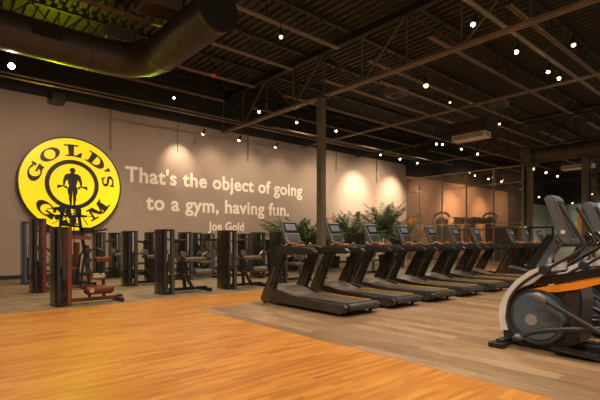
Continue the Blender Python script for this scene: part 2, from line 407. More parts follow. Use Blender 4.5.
# ------------------------------------------------------------------ lamps
def spot(loc, target, power, angle, col=(1, .72, .45), size=.05, blend=.8):
    l = bpy.data.lights.new('spot_light', 'SPOT'); l.energy = power; l.spot_size = math.radians(angle); l.spot_blend = blend
    l.color = col; l.shadow_soft_size = size
    o = bpy.data.objects.new('spot_light', l); COL.objects.link(o); o.location = loc
    o.rotation_euler = (Vector(target)-Vector(loc)).to_track_quat('-Z', 'Y').to_euler(); return o
def fixture(loc, target, label, glow='lamp', r=.05, rod=True, name='track_spotlight', group='ceiling spotlights', top=None):
    loc = Vector(loc); d = (Vector(target)-loc).normalized()
    R = empty(name, loc)
    q = -d
    MB().cyl(q*.02, q*.2, r*1.05, r*.8, seg=20).build('lamp_can', M['black'], R, smooth=True)
    MB().ball(d*.0, r*.95, (1, 1, 1), seg=14).build('lens', M[glow], R, smooth=True)
    t = (top if top else ZD)-loc.z
    if rod: MB().cyl(q*.1, q*.1+Vector((0, 0, .12)), .012, seg=6).cyl(q*.1+Vector((0, 0, .12)), (q.x*.1, q.y*.1, t), .009, seg=6).build('hanger_rod', M['steel_d'], R)
    tag(R, label, 'spotlight', group)
    return R
FL = lambda p: (p[0]+.01, p[1], 0)
lamps = [  # px, py, z, label, glow, radius
 (11.5, 66, 5.3, 'very bright spotlight at far left, pointed at the viewer', 'lamp_b', .07),
 (281, 37, 5.5, 'warm spotlight alone near the top centre, right of the duct end', 'lamp_s', .06),
 (174, 98, 5.1, 'spotlight hanging between the big duct bend and the lettering', 'lamp', .04),
 (259, 112, 5.4, 'bright spotlight left of the first column, highest of its cluster', 'lamp', .06),
 (296.7, 122.5, 5.3, 'bright spotlight just left of the first column', 'lamp', .055),
 (336, 131, 5.2, 'bright spotlight just right of the first column', 'lamp', .055),
 (380.5, 155, 5.1, 'spotlight over the palms near the end of the quote wall', 'lamp', .05),
 (400, 159, 5.1, 'spotlight above the corner where quote wall meets glass', 'lamp', .06),
 (417.5, 163, 5.2, 'spotlight directly above the first glass panel', 'lamp', .06),
 (426, 85.5, 5.5, 'flat round downlight left of the white slot diffuser', 'lamp_s', .1),
 (450, 102.5, 5.5, 'small warm lamp above the white slot diffuser', 'lamp_s', .05),
 (499.5, 124, 5.4, 'small warm lamp right of the white slot diffuser', 'lamp_s', .06),
 (436.5, 144, 5.0, 'left lamp of the close pair under the white slot diffuser', 'lamp', .05),
 (442.5, 144.5, 5.0, 'right lamp of the close pair under the white slot diffuser', 'lamp', .05),
 (461.5, 149, 5.0, 'third lamp in the row below the white slot diffuser', 'lamp', .055),
 (477.5, 154, 5.0, 'fourth lamp in the row below the white slot diffuser', 'lamp', .055),
 (573.5, 45, 5.5, 'oval warm downlight near the right edge', 'lamp_s', .07),
 (533.5, 169, 4.9, 'left lamp of three under the round duct', 'lamp', .07),
 (546, 172.5, 4.9, 'middle lamp of three under the round duct', 'lamp', .07),
 (557.5, 176, 4.9, 'right lamp of three under the round duct', 'lamp', .07),
 (475, 175.5, 5.2, 'left lamp of three behind the glass partition', 'lamp', .07),
 (488.5, 179, 5.2, 'middle lamp of three behind the glass partition', 'lamp', .07),
 (501.5, 181.5, 5.2, 'right lamp of three behind the glass partition', 'lamp', .07),
 (539, 197, 4.2, 'small far lamp left of the front elliptical console', 'lamp_s', .1),
 (572.5, 203, 4.0, 'small far lamp between the two elliptical consoles', 'lamp_s', .1),
 (592, 194, 4.4, 'small far lamp above the second elliptical console', 'lamp_s', .08),
]
for px, py, z, lab, glow, rr in lamps:
    p = PZ(px, py, z)
    if p.y > 15.3 and p.x < GX: p = PY(px, py, 15.2)
    tgt = (0, 0, 1.2) if glow == 'lamp_b' else (p.x-.3, p.y-.5, 0)
    fixture(p, tgt, lab, glow, rr*(.72 if glow != 'lamp_b' else 1))
# wall washers
for i, (px, py, lab) in enumerate([(203, 134, 'wall-washing spotlight above the words the object'), (239, 140, 'wall-washing spotlight above the word of'), (275.5, 147, 'wall-washing spotlight above the word going')]):
    p = PY(px, py, 14.4); fixture(p, (p.x, WY, 3.9), lab, 'lamp', .045, top=5.35, group='wall-washing spotlights')
# paired spots on the pipe
for px, py, lab in [(473, 24.5, 'spotlight at top right beside a hanging bracket'), (516.5, 52, 'single spotlight on the pipe at upper right'), (548, 72, 'left spotlight of the pair on the pipe at upper right'), (559, 72.5, 'right spotlight of the pair on the pipe at upper right')]:
    p = PY(px, py, 4.4); p.z = min(p.z, 5.62); fixture(p, (p.x-2, p.y+.5, 0), lab, 'lamp', .045, top=5.93, group='pipe spotlights')
# light itself: pools near the lamps' places, downlights and fill spots added
W = (1, .70, .43)
WW = (1, .78, .55)
spot((7.45, 14.95, 5.0), (7.45, WY, 4.2), 70, 80, WW, .03, 1)
for X, e in ((8.9, 60), (10.6, 60), (12.4, 45), (14.2, 40)): spot((X, 14.2, 5.1), (X, WY, 3.7), e, 85, WW, .15, 1)
for X, e in ((17.5, 380), (20.7, 380)): spot((X, 14.0, 5.2), (X, WY, 3.5), e, 78, WW, .05, 1)
for X, e in ((15.8, 150), (19, 260)): spot((X, 13.0, 5.2), (X, WY, 3.0), e, 110, WW, .1, 1)
for X in (-1, 3, 7, 11, 15, 19): spot((X, 11.6, 5.2), (X, WY, 2.0), 150, 115, WW, .1, 1)  # added fill spots, brightening the whole quote wall
spot((15, 10.2, 5.2), (15.5, 13.6, 2), 120, 80, WW, .1, 1)  # added spot to brighten the palms, without a fixture
spot((1.3, 14.0, 5.2), (.2, WY, 4.8), 60, 90, W, .05, 1)
for X, e, q in ((23.8, 120, 100), (27.2, 560, 62), (31.4, 420, 55), (29, 330, 130), (34.5, 150, 100)): spot((X, 12.9, 5.0), (X, WY, 3.0), e, q, (1, .68, .42), .05, 1)
dn = [(2.0, 2.0), (-1.5, 5.0), (2.2, 6.2), (5.8, 2.2), (6.2, 5.2), (9.0, 4.0), (10.5, 7.4), (14.0, 5.2), (14.5, 9.5), (18.5, 6.5), (5.5, 10.0), (1.0, 10.0), (9.2, 12.2), (18, 12), (5.0, 13.0), (9, 0), (5, -1.5), (0, -1)]
for X, Y in dn: spot((X, Y, 5.3), (X, Y, 0), 300, 125, (1, .76, .52), .12, 1)  # added downlight grid for an evenly bright floor, without fixtures
for X, Y in [(30, 9), (37, 6.5), (30, 3), (40, 12)]: spot((X, Y, 5.3), (X, Y, 0), 500, 130, (1, .75, .5), .15, 1)
spot((41.0, 10.0, 5), (44, 10.5, 2), 300, 120, (.85, 1, .8), .15, 1)
# added green spots, standing in for the sign's glow on deck, duct and machines
spot((3.0, 14.8, 5.0), (1.5, 11.5, 7.2), 110, 120, (.62, .72, .0), .05, 1)
spot((5.6, 13.8, 5.0), (4.6, 9.5, 6.6), 40, 60, (.62, .72, .0), .05, 1)
spot((3.7, 15.0, 4.75), (6, 9, 1), 45, 150, (.6, .72, .02), .05, 1)
spot((3.0, 4.2, 5.3), (5.0, 2.2, .8), 160, 60, (1, .84, .68), .1, 1)  # added warm spot to brighten the nearest elliptical
w = bpy.data.worlds.new('world'); SC.world = w; w.use_nodes = True
w.node_tree.nodes['Background'].inputs[0].default_value = (1, .84, .68, 1)
w.node_tree.nodes['Background'].inputs[1].default_value = .22

# ------------------------------------------------------------------ lettering
def text_mesh(txt, bold, depth):
    c = bpy.data.curves.new('t', 'FONT'); c.body = txt; c.size = 1; c.offset = bold; c.extrude = depth; c.resolution_u = 6
    c.space_character = 1.06
    o = bpy.data.objects.new('t', c); COL.objects.link(o)
    dg = bpy.context.evaluated_depsgraph_get(); me = bpy.data.meshes.new_from_object(o.evaluated_get(dg))
    bpy.data.objects.remove(o); bpy.data.curves.remove(c); return me
def wall_text(txt, x0, x1, zb, cap, label):
    full = text_mesh(txt, .026, .004); xs = [v.co.x for v in full.vertices]; lo, hi = min(xs), max(xs)
    sx = (x1-x0)/(hi-lo); sz = cap/.73
    root = empty('wall_lettering', (x0, WY, zb))
    words = txt.split(' '); n = 0
    for wd in words:
        me = text_mesh(wd, .026, .004); w_hi = max(v.co.x for v in me.vertices)
        pre = text_mesh(' '.join(words[:n+1]), .026, .004); off = max(v.co.x for v in pre.vertices)-w_hi; n += 1
        for v in me.vertices:
            X, Yv, Z = v.co; v.co = ((X+off-lo)*sx, -.006-Z, Yv*sz)
        me.materials.clear(); me.materials.append(M['text'])
        o = bpy.data.objects.new('word', me); COL.objects.link(o); o.parent = root
    tag(root, label, 'wall lettering', 'lines of the wall quote')
wall_text("That's the object of going", 5.42, 13.78, 3.30, .56, 'top line of cream lettering on the wall, right of the yellow sign')
wall_text("to a gym, having fun.", 6.17, 12.95, 2.33, .56, 'second line of cream lettering, reading to a gym having fun')
wall_text("Joe Gold", 8.72, 10.44, 1.60, .36, 'short bottom line of cream lettering naming who said the quote')

# ------------------------------------------------------------------ round sign
SR = 1.545
sg = empty('round_wall_sign', (3.68, WY-.16, 3.01))
MB().cyl((0, .16, 0), (0, 0, 0), SR, seg=96).build('backing_rim', M['signblack'], sg, smooth=True)
MB().cyl((0, 0, 0), (0, -.012, 0), SR*.968, seg=96).build('sign_face', M['yellow'], sg, smooth=True)
def ring(b, ro, ri, y0, y1, sx=1, sz=1, cx=0, cz=0, n=72):
    vs = []
    for k in range(n):
        a = 2*PI*k/n; c, s_ = math.cos(a), math.sin(a)
        vs.append([b.bm.verts.new((cx+r_*c*sx, yy, cz+r_*s_*sz)) for r_, yy in ((ro, y0), (ro, y1), (ri, y1), (ri, y0))])
    for k in range(n):
        A, B = vs[k], vs[(k+1) % n]
        for j in range(4): b.bm.faces.new((A[j], A[(j+1) % 4], B[(j+1) % 4], B[j]))
    bmesh.ops.recalc_face_normals(b.bm, faces=b.bm.faces[:]); return b
ring(MB(), SR*.52, SR*.435, -.012, -.03).build('inner_ring', M['signblack'], sg)
# letters: polygons in a unit box, u right, v up
def arc_pts(cx, cy, rx, ry, a0, a1, n=16): return [(cx+rx*math.cos(math.radians(a0+(a1-a0)*k/n)), cy+ry*math.sin(math.radians(a0+(a1-a0)*k/n))) for k in range(n+1)]
def band(outer, inner):  # list of quads between two outlines
    return [[outer[i], outer[i+1], inner[i+1], inner[i]] for i in range(len(outer)-1)]
LET = {}
LET['O'] = band(arc_pts(.5, .5, .5, .5, 0, 360, 28), arc_pts(.5, .5, .27, .40, 0, 360, 28))
LET['G'] = band(arc_pts(.5, .5, .5, .5, 38, 345, 24), arc_pts(.52, .5, .26, .40, 38, 345, 24))+[[(.55, .34), (1.02, .34), (1.02, .48), (.55, .48)], [(.76, .06), (.98, .02), (.98, .4), (.76, .4)], [(.80, .62), (.95, .62), (.95, .98), (.86, .98)]]
LET['L'] = [[(.05, 0), (.95, 0), (.95, .12), (.05, .12)], [(.22, .1), (.50, .1), (.50, .9), (.22, .9)], [(.05, .88), (.68, .88), (.68, 1), (.05, 1)], [(.66, .1), (.95, .1), (.95, .42), (.86, .42)]]
LET['D'] = [[(0, 0), (.5, 0), (.5, .12), (0, .12)], [(0, .88), (.5, .88), (.5, 1), (0, 1)], [(.14, .1), (.40, .1), (.40, .9), (.14, .9)]]+band(arc_pts(.45, .5, .55, .5, -90, 90, 14), arc_pts(.45, .5, .27, .38, -90, 90, 14))
LET["'"] = [[(.2, .55), (.5, .55), (.9, 1), (.1, 1)]]
LET['S'] = band(arc_pts(.5, .72, .45, .28, 25, 255, 14), arc_pts(.53, .74, .22, .15, 25, 255, 14))+band(arc_pts(.5, .28, .47, .28, 90, -155, 14), arc_pts(.47, .26, .24, .15, 90, -155, 14))+[[(.2, .50), (.5, .42), (.75, .46), (.5, .62)], [(.82, .66), (.95, .66), (.95, 1), (.84, .96)], [(.05, .0), (.15, .02), (.18, .34), (.05, .34)]]
LET['Y'] = [[(.36, .1), (.64, .1), (.64, .5), (.36, .5)], [(.2, 0), (.8, 0), (.8, .12), (.2, .12)], [(.08, .92), (.38, .92), (.64, .45), (.36, .45)], [(.72, .92), (.88, .92), (.60, .45), (.48, .45)], [(-.02, .88), (.46, .88), (.46, 1), (-.02, 1)], [(.62, .88), (1.0, .88), (1.0, 1), (.62, 1)]]
LET['M'] = [[(0, 0), (.34, 0), (.34, .12), (0, .12)], [(.11, .1), (.20, .1), (.20, .9), (.11, .9)], [(0, .88), (.28, .88), (.28, 1), (0, 1)], [(.08, 1), (.36, 1), (.58, .1), (.46, .1)], [(.50, .1), (.58, .1), (.82, 1), (.72, 1)], [(.66, .1), (.90, .1), (.90, .9), (.66, .9)], [(.56, 0), (1.02, 0), (1.02, .12), (.56, .12)], [(.70, .88), (1.02, .88), (1.02, 1), (.70, 1)]]
def letter(ch, ang, width, r0, r1, bottom=False, name='letter'):
    b = MB()
    for i, poly in enumerate(LET[ch]):
        pts = []
        sub = []
        for k in range(len(poly)):
            a, c = poly[k], poly[(k+1) % len(poly)]
            for t in (0, .5): sub.append((a[0]+(c[0]-a[0])*t, a[1]+(c[1]-a[1])*t))
        for u, v in sub:
            if not bottom: rr = r0+(r1-r0)*v; aa = math.radians(ang+width/2-u*width)
            else: rr = r1-(r1-r0)*v; aa = math.radians(ang-width/2+u*width)
            pts.append((SR*rr*math.cos(aa), SR*rr*math.sin(aa)))
        off = i*.0006
        try: b.prism(pts, 'Y', -.012, -.03-off)
        except Exception: pass
    bmesh.ops.recalc_face_normals(b.bm, faces=b.bm.faces[:])
    b.build(name, M['signblack'], sg)
for ch, a, wd in [('G', 164, 31), ('O', 126, 33), ('L', 88, 31), ('D', 50, 33), ("'", 27.5, 8), ('S', 10, 20)]: letter(ch, a, wd*.97, .60, .845)
for ch, a, wd in [('G', 227, 33), ('Y', 270, 32), ('M', 314, 36)]: letter(ch, a, wd, .60, .855, True)
# bodybuilder silhouette
half = [(.0, .225), (.028, .225), (.03, .21), (.10, .195), (.135, .165), (.15, .11), (.165, .05), (.16, -.03), (.135, -.035), (.125, .03), (.105, .07), (.085, .09), (.075, .02), (.06, -.02), (.085, -.08), (.085, -.15), (.06, -.22), (.065, -.28), (.045, -.35), (.055, -.385), (.012, -.385), (.012, -.30), (.006, -.2), (.0, -.09)]
b = MB()
for sgn in (1, -1):
    b.prism([(SR*sgn*x_, SR*z_) for x_, z_ in half], 'Y', -.012, -.03)
    b.prism([(SR*sgn*x_, SR*z_) for x_, z_ in [(.135, -.03), (.26, -.09), (.255, -.02)]], 'Y', -.012, -.031)
    b.prism([(SR*sgn*x_, SR*z_) for x_, z_ in [(.16, -.05), (.09, -.09), (.10, -.03)]], 'Y', -.012, -.031)
b.cyl((0, -.012, SR*.265), (0, -.03, SR*.265), SR*.05, seg=20)
bmesh.ops.transform(b.bm, matrix=Matrix.Diagonal((1.12, 1, 1.12, 1)), verts=b.bm.verts)
b.build('lifter_emblem', M['signblack'], sg)
tag(sg, 'big round glowing yellow sign with black letters and a lifter emblem', 'sign')

# ------------------------------------------------------------------ treadmill
def make_treadmill():
    r = empty('treadmill')
    # local: x width, y forward(+) ; origin floor centre, front foot y=+1.1, rear y=-1.0
    hw = .43
    # skirts (side covers)
    prof = [(-1.0, .06), (-.9, .035), (.9, .05), (1.08, .07), (1.12, .16), (.78, .29), (.55, .27), (.3, .225), (0, .205), (-.6, .18), (-.98, .185), (-1.04, .15)]
    for sx in (-1, 1):
        a, c = (sx*hw, sx*(hw-.09)); o = MB().prism(prof, 'X', min(a, c), max(a, c), bevel=.012).build('side_cover', M['skirt'], r)
        # perforated rear corner dots
        if sx == -1:
            d = MB()
            for i in range(9):
                for j in range(4): d.box((-hw-.003, -.95+i*.05+(j % 2)*.025, .065+j*.026), (-hw+.002, -.93+i*.05+(j % 2)*.025, .075+j*.026))
            d.build('grip_pattern', M['grey'], o)
    MB().box((-.34, -.98, .10), (.34, .62, .19)).build('deck_board', M['dark'], r)
    bl = MB().box((-.28, -.96, .19), (.28, .6, .205), bevel=.004); bl.build('running_belt', M['belt'], r)
    MB().cyl((-.33, -.99, .135), (.33, -.99, .135), .06, seg=16).build('rear_roller', M['dark'], r, smooth=True)
    for sx in (1,):
        MB().box((sx*.290, -.93, .192), (sx*.302, .35, .216)).build('amber_stripe', M['yline'], r)
    # motor hood
    b = MB()
    ys = [.35, .5, .64, .78, .95, 1.08, 1.14]; hs = [.20, .245, .30, .34, .345, .26, .14]
    rows_ = []
    for y_, h_ in zip(ys, hs):
        rows_.append([b.bm.verts.new((x_*.35, y_, max(.1, .12+(h_-.12)*(1-.28*abs(x_)**3)))) for x_ in [k/5 for k in range(-5, 6)]])
    for A, B in zip(rows_, rows_[1:]):
        for k in range(10): b.bm.faces.new((A[k], A[k+1], B[k+1], B[k]))
    low = [[b.bm.verts.new((v.co.x, v.co.y, .07)) for v in (R0[0], R0[-1])] for R0 in rows_]
    for i in range(len(rows_)-1):
        b.bm.faces.new((rows_[i][0], rows_[i+1][0], low[i+1][0], low[i][0])); b.bm.faces.new((rows_[i][-1], low[i][1], low[i+1][1], rows_[i+1][-1]))
    b.build('motor_hood', M['hood'], r, smooth=True)
    # uprights
    for sx in (-1, 1):
        a, c = sx*hw, sx*(hw-.075)
        o = MB().prism([(1.17, .03), (.90, .03), (.42, .97), (.64, .98), (.71, .9), (1.2, .1)], 'X', min(a, c)-.004, max(a, c)+.004, bevel=.014).build('upright', M['blackg'], r)
        d = MB().bar((sx*(hw+.0045), 1.00, .22), (sx*(hw+.0045), .73, .70), .001, .02); q = sx*(hw+.006)
        for k in range(9):
            t = .2+k*.06; yy = 1.09-t*.5; zz = .06+t*.9
            d.box((q-.002, yy-.02, zz-.012), (q+.002, yy+.02, zz+.014))
        d.build('side_lettering', M['hood'], o)
        MB().cyl((sx*(hw-.04), 1.1, 0), (sx*(hw-.04), 1.1, .04), .035, seg=12).build('foot', M['black'], r)
        MB().cyl((sx*(hw-.05), -.85, 0), (sx*(hw-.05), -.85, .04), .03, seg=12).build('foot', M['black'], r)
        # handrail
        b = MB().prism([(.72, .92), (.72, 1.07), (.6, 1.1), (.1, 1.075), (-.28, 1.05), (-.36, 1.0), (-.3, .955), (.0, .955), (.40, .93)], 'X', min(a, c)-.006, max(a, c)+.006, bevel=.018)
        b.build('handrail', M['dark'], r)
        MB().tube([(sx*.30, .62, 1.10), (sx*.24, .52, 1.15), (sx*.17, .40, 1.12)], .011).build('pulse_grip', M['amber'], r, smooth=True)
    MB().box((-.37, .50, .93), (.37, .74, 1.08), bevel=.02).build('dashboard', M['hood'], r)
    MB().tube([(-.36, .3, 1.05), (-.25, .38, 1.09), (.25, .38, 1.09), (.36, .3, 1.05)], .018, smooth=1).build('crossbar', M['dark'], r, smooth=True)
    MB().box((-.07, .46, 1.085), (.07, .54, 1.12), bevel=.01).build('stop_pad', M['red'], r)
    # console tilted: bottom (y=.62,z=1.13) top (y=.84,z=1.58)
    rot = Matrix.Rotation(-math.radians(24), 3, 'X')
    c = Vector((0, .80, 1.352))
    def lb(a, bb, name, m, par=r, bev=0):
        bx = MB().box(a, bb, bevel=bev)
        bmesh.ops.transform(bx.bm, matrix=Matrix.Translation(c) @ rot.to_4x4(), verts=bx.bm.verts)
        return bx.build(name, m, par)
    h = lb((-.185, -.03, -.23), (.185, .05, .23), 'console', M['grey'], bev=.025)
    lb((-.165, -.036, -.03), (.165, -.028, .185), 'bezel', M['screen_d'], h)
    lb((-.125, -.040, .02), (.125, -.034, .15), 'screen', M['screen'], h)
    lb((-.15, -.036, -.18), (.15, -.028, -.06), 'key_panel', M['dark'], h)
    MB().bar((0, .66, 1.0), (0, .74, 1.2), .2, .08).build('console_neck', M['dark'], r)
    return r
TM = make_treadmill()
TX = [5.34+1.21*k for k in (0, 1, 2, 3, 4, 5, 6, 8, 9, 10)]
TLAB = ['nearest treadmill, at the left end of the row, its whole side in view', 'treadmill second from the left in the row, beside the square column', 'treadmill third from the left, in front of the middle plants',
 'treadmill fourth from the left, in front of the tall palm', 'treadmill fifth from the left, under the first glass panel', 'treadmill sixth from the left, in front of the glass partition',
 'treadmill seventh from the left, last one before the gap in the row', 'treadmill just beyond the gap in the row', 'second treadmill beyond the gap, just left of the elliptical', 'farthest treadmill, half hidden behind the elliptical console']
for i, X in enumerate(TX):
    o = TM if i == 0 else copy_tree(TM)
    o.location = (X, 5.66, 0); tag(o, TLAB[i], 'treadmill', 'row of treadmills')

# ------------------------------------------------------------------ elliptical
def E(px, py, X): v = PX(px, py, X); return (v.y, v.z)
def make_elliptical():
    # built around x = 5.37 (world), then shifted to a local origin
    r = empty('elliptical_trainer')
    XL = 5.10
    OY = 1.7; CX = 5.31
    def L(px, py, X): v = PX(px, py, X); return Vector((v.x-CX, v.y-OY, v.z))
    def poly(pl, X): return [(L(x_, y_, X).y, L(x_, y_, X).z) for x_, y_ in pl]
    # silver arc
    outer = [(501, 330), (498.6, 318), (499.4, 306), (503, 297), (508, 289), (516, 280), (529, 271), (542, 266), (553, 263)]
    inner = [(508, 330), (505, 318), (506.5, 308), (510, 299), (515, 292), (522, 287), (532, 284), (543, 275), (553, 271)]
    b = MB()
    O_ = poly(outer, XL); I_ = poly(inner, XL)
    for i in range(len(O_)-1):
        b.prism([O_[i], O_[i+1], I_[i+1], I_[i]], 'X', XL-CX-.0, CX-XL)
    bmesh.ops.remove_doubles(b.bm, verts=b.bm.verts, dist=.0005)
    b.build('front_shroud', M['silver'], r)
    # body shell (dark) with lower housing
    shell = [(502, 330), (503, 338), (511, 342), (533, 350), (552, 351.5), (570, 348), (579, 344), (579.5, 330), (582, 300), (579, 288), (545, 289), (530, 287), (520, 288), (512, 294), (506.5, 304), (504, 316)]
    MB().prism(poly(shell, XL), 'X', XL-CX+.02, CX-XL-.02, bevel=.01).build('drive_housing', M['dark'], r)
    MB().prism(poly([(565, 292), (579, 291), (579, 312), (574, 328), (566, 330), (561, 318)], XL), 'X', XL-CX+.008, XL-CX+.03).build('side_panel', M['skirt'], r)
    # disc
    c = L(537, 317, XL)
    for sx in (-1, 1):
        cc = Vector((sx*abs(c.x), c.y, c.z)); R0 = .283
        o = MB().cyl(cc+Vector((-sx*.01, 0, 0)), cc+Vector((sx*.012, 0, 0)), R0, seg=56).build('drive_disc', M['disc'], r)
        q = MB().cyl(cc+Vector((sx*.012, 0, 0)), cc+Vector((sx*.03, 0, 0)), R0*.93, R0*.86, seg=56); q.build('disc_face', M['disc'], o, smooth=True)
        q = MB().cyl(cc+Vector((sx*.03, .05, -.035)), cc+Vector((sx*.037, .05, -.035)), .062, seg=32); q.build('hub_cap', M['hub'], o)
        rg = MB()
        n = 48
        tp = [cc+Vector((sx*.0, math.cos(2*PI*k/n)*(R0+.012), math.sin(2*PI*k/n)*(R0+.012))) for k in range(n+1)]
        rg.tube(tp, .02, seg=8); rg.build('disc_rim', M['dark'], o, smooth=True)
    # dark upper beam and orange stripe
    MB().prism(poly([(540, 277), (600, 268), (640, 261), (640, 270), (600, 277), (532, 287)], XL+.02), 'X', XL-CX+.01, CX-XL-.01).build('upper_beam', M['blackg'], r)
    MB().prism(poly([(532, 289), (548, 286), (571, 282.8), (600, 278.5), (640, 272), (640, 277), (600, 284), (580, 289), (558, 292), (544, 292)], XL), 'X', XL-CX-.012, CX-XL+.012).build('orange_stripe', M['orange'], r)
    # frame rails below / rear stabiliser
    XR = 5.04
    MB().tube([L(555, 351, XR), L(575, 356, XR), L(600, 363, XR), L(650, 371, XR)], .02, smooth=1).build('floor_rail', M['dark'], r, smooth=True)
    v = L(498.5, 344.5, 4.88)
    MB().box((-.50, v.y-.08, 0), (-.37, v.y+.09, .055), bevel=.015).build('foot_pad', M['black'], r)
    MB().box((.37, v.y-.08, 0), (.50, v.y+.09, .055), bevel=.015).build('foot_pad', M['black'], r)
    MB().box((-.42, v.y-.04, .03), (.42, v.y+.04, .085), bevel=.01).build('front_crossbar', M['dark'], r)
    MB().bar((0, v.y, .05), (0, -1.6, .05), .14, .08).build('base_rail', M['dark'], r)
    MB().box((-.38, -1.68, 0), (.38, -1.58, .08), bevel=.01).build('rear_crossbar', M['dark'], r)
    # mast
    a = L(539, 268, 5.27); bt = L(560, 236, 5.27)
    MB().bar((0, a.y, a.z), (0, bt.y, bt.z), .15, .075).build('mast', M['blueg'], r)
    MB().bar((0, a.y+.085, a.z), (0, bt.y+.085, bt.z), .16, .08).build('mast_cover', M['blackg'], r)
    # console slab
    XC = 5.165
    sl = poly([(543, 198.5), (546, 195.5), (550, 194.8), (554, 198), (572, 240), (571, 245), (564, 245), (560, 241)], XC)
    o = MB().prism(sl, 'X', XC-CX, CX-XC, bevel=.02).build('console', M['grey'], r)
    f0 = L(554.5, 201, XC); f1 = L(571, 238, XC); n_ = Vector((0, -(f0.z-f1.z), (f0.y-f1.y))).normalized()*-1
    n_ = Vector((0, -abs(f0.z-f1.z), abs(f0.y-f1.y))).normalized()
    scr = MB()
    qs = [(-.105, f0), (.105, f0), (.105, f1), (-.105, f1)]
    V = [scr.bm.verts.new((x_, p_.y+n_.y*.012, p_.z+n_.z*.012)) for x_, p_ in qs]+[scr.bm.verts.new((x_, p_.y-n_.y*.01, p_.z-n_.z*.01)) for x_, p_ in qs]
    for f in ((0, 1, 2, 3), (7, 6, 5, 4), (0, 4, 5, 1), (1, 5, 6, 2), (2, 6, 7, 3), (3, 7, 4, 0)): scr.bm.faces.new([V[i] for i in f])
    bmesh.ops.recalc_face_normals(scr.bm, faces=scr.bm.faces[:]); scr.build('screen', M['escreen'], o)
    q = L(562, 232, XC); MB().box((XC-CX-.006, q.y-.03, q.z-.02), (XC-CX+.002, q.y+.01, q.z+.02)).build('maker_badge', M['silver'], o)
    # fixed handlebar loop
    for sx in (-1, 1):
        def S(px, py, X): v_ = L(px, py, X); return Vector((v_.x*-sx, v_.y, v_.z))
        XH = 5.16
        MB().tube([Vector((0, S(563, 242, XH).y, S(563, 242, XH).z)), S(557, 240, XH), S(558, 243.5, XH), S(562, 245, XH), S(588, 245, XH), S(594, 242, XH), S(592, 236.5, XH), S(586, 232, XH)], .020, smooth=2).build('fixed_handlebar', M['blackg'], r, smooth=True)
        XA = 5.06
        MB().tube([S(561, 206, XA), S(566, 214, XA), S(575, 229, XA), S(583, 241, XA), S(585.5, 246, XA), S(580, 251, XA), S(562, 260.5, XA), S(546, 270, XA)], .018, smooth=2).build('moving_arm', M['dark'], r, smooth=True)
        MB().tube([S(560.5, 205, XA), S(566, 214, XA), S(575, 229, XA), S(583, 241, XA)], .0215, smooth=1).build('hand_grip', M['dark'], r, smooth=True)
        k = S(545, 270, XA); MB().cyl(k+Vector((-.05, 0, 0)), k+Vector((.05, 0, 0)), .05, seg=20).build('pivot_joint', M['dark'], r, smooth=True)
        MB().tube([S(545, 270, XA), S(533, 276, XA), S(520, 285, XA), S(511, 296, XA), S(507.5, 308, XA), S(508, 320, XA), S(512, 330, XA), S(517, 337, XA)], .019, smooth=2).build('swing_link', M['dark'], r, smooth=True)
        XP = 4.98
        MB().tube([S(513, 339, XP), S(523, 335.5, XP), S(533, 332, XP), S(552, 330, XP), S(575, 329.5, XP), S(610, 329, XP), S(660, 330, XP)], .028, smooth=1).build('pedal_arm', M['dark'], r, smooth=True)
        k0 = S(519, 337, XP); MB().ball(k0, .045, (1, 1.3, .8)).build('link_joint', M['grey'], r, smooth=True)
        XK = 4.96
        k1 = S(540, 298.5, XK)
        MB().ball(k1, .07, (.6, 1.25, .75), Matrix.Rotation(math.radians(30), 3, 'X')).build('crank_knob', M['grey'], r, smooth=True)
        MB().tube([S(544, 300, XK), S(556, 307, XK), S(575, 318, XK), S(600, 333, XK), S(640, 352, XK)], .026, smooth=1).build('crank_link', M['dark'], r, smooth=True)
        XF = 5.02
        f = S(574, 352, XF)
        MB().box((f.x-.07, f.y-.24, f.z-.02), (f.x+.07, f.y+.20, f.z+.015), rot=Matrix.Rotation(math.radians(4), 3, 'X'), bevel=.012).build('footplate', M['blackg'], r)
    r.location = (CX, OY, 0)
    return r
EL = make_elliptical()
tag(EL, 'elliptical trainer nearest the viewer, at the right edge, whole drive disc in view', 'elliptical trainer', 'elliptical trainers')
E2 = copy_tree(EL); E2.location = (5.31+1.26, 1.7, 0); tag(E2, 'elliptical trainer behind the nearest one, cut by the right edge', 'elliptical trainer', 'elliptical trainers')

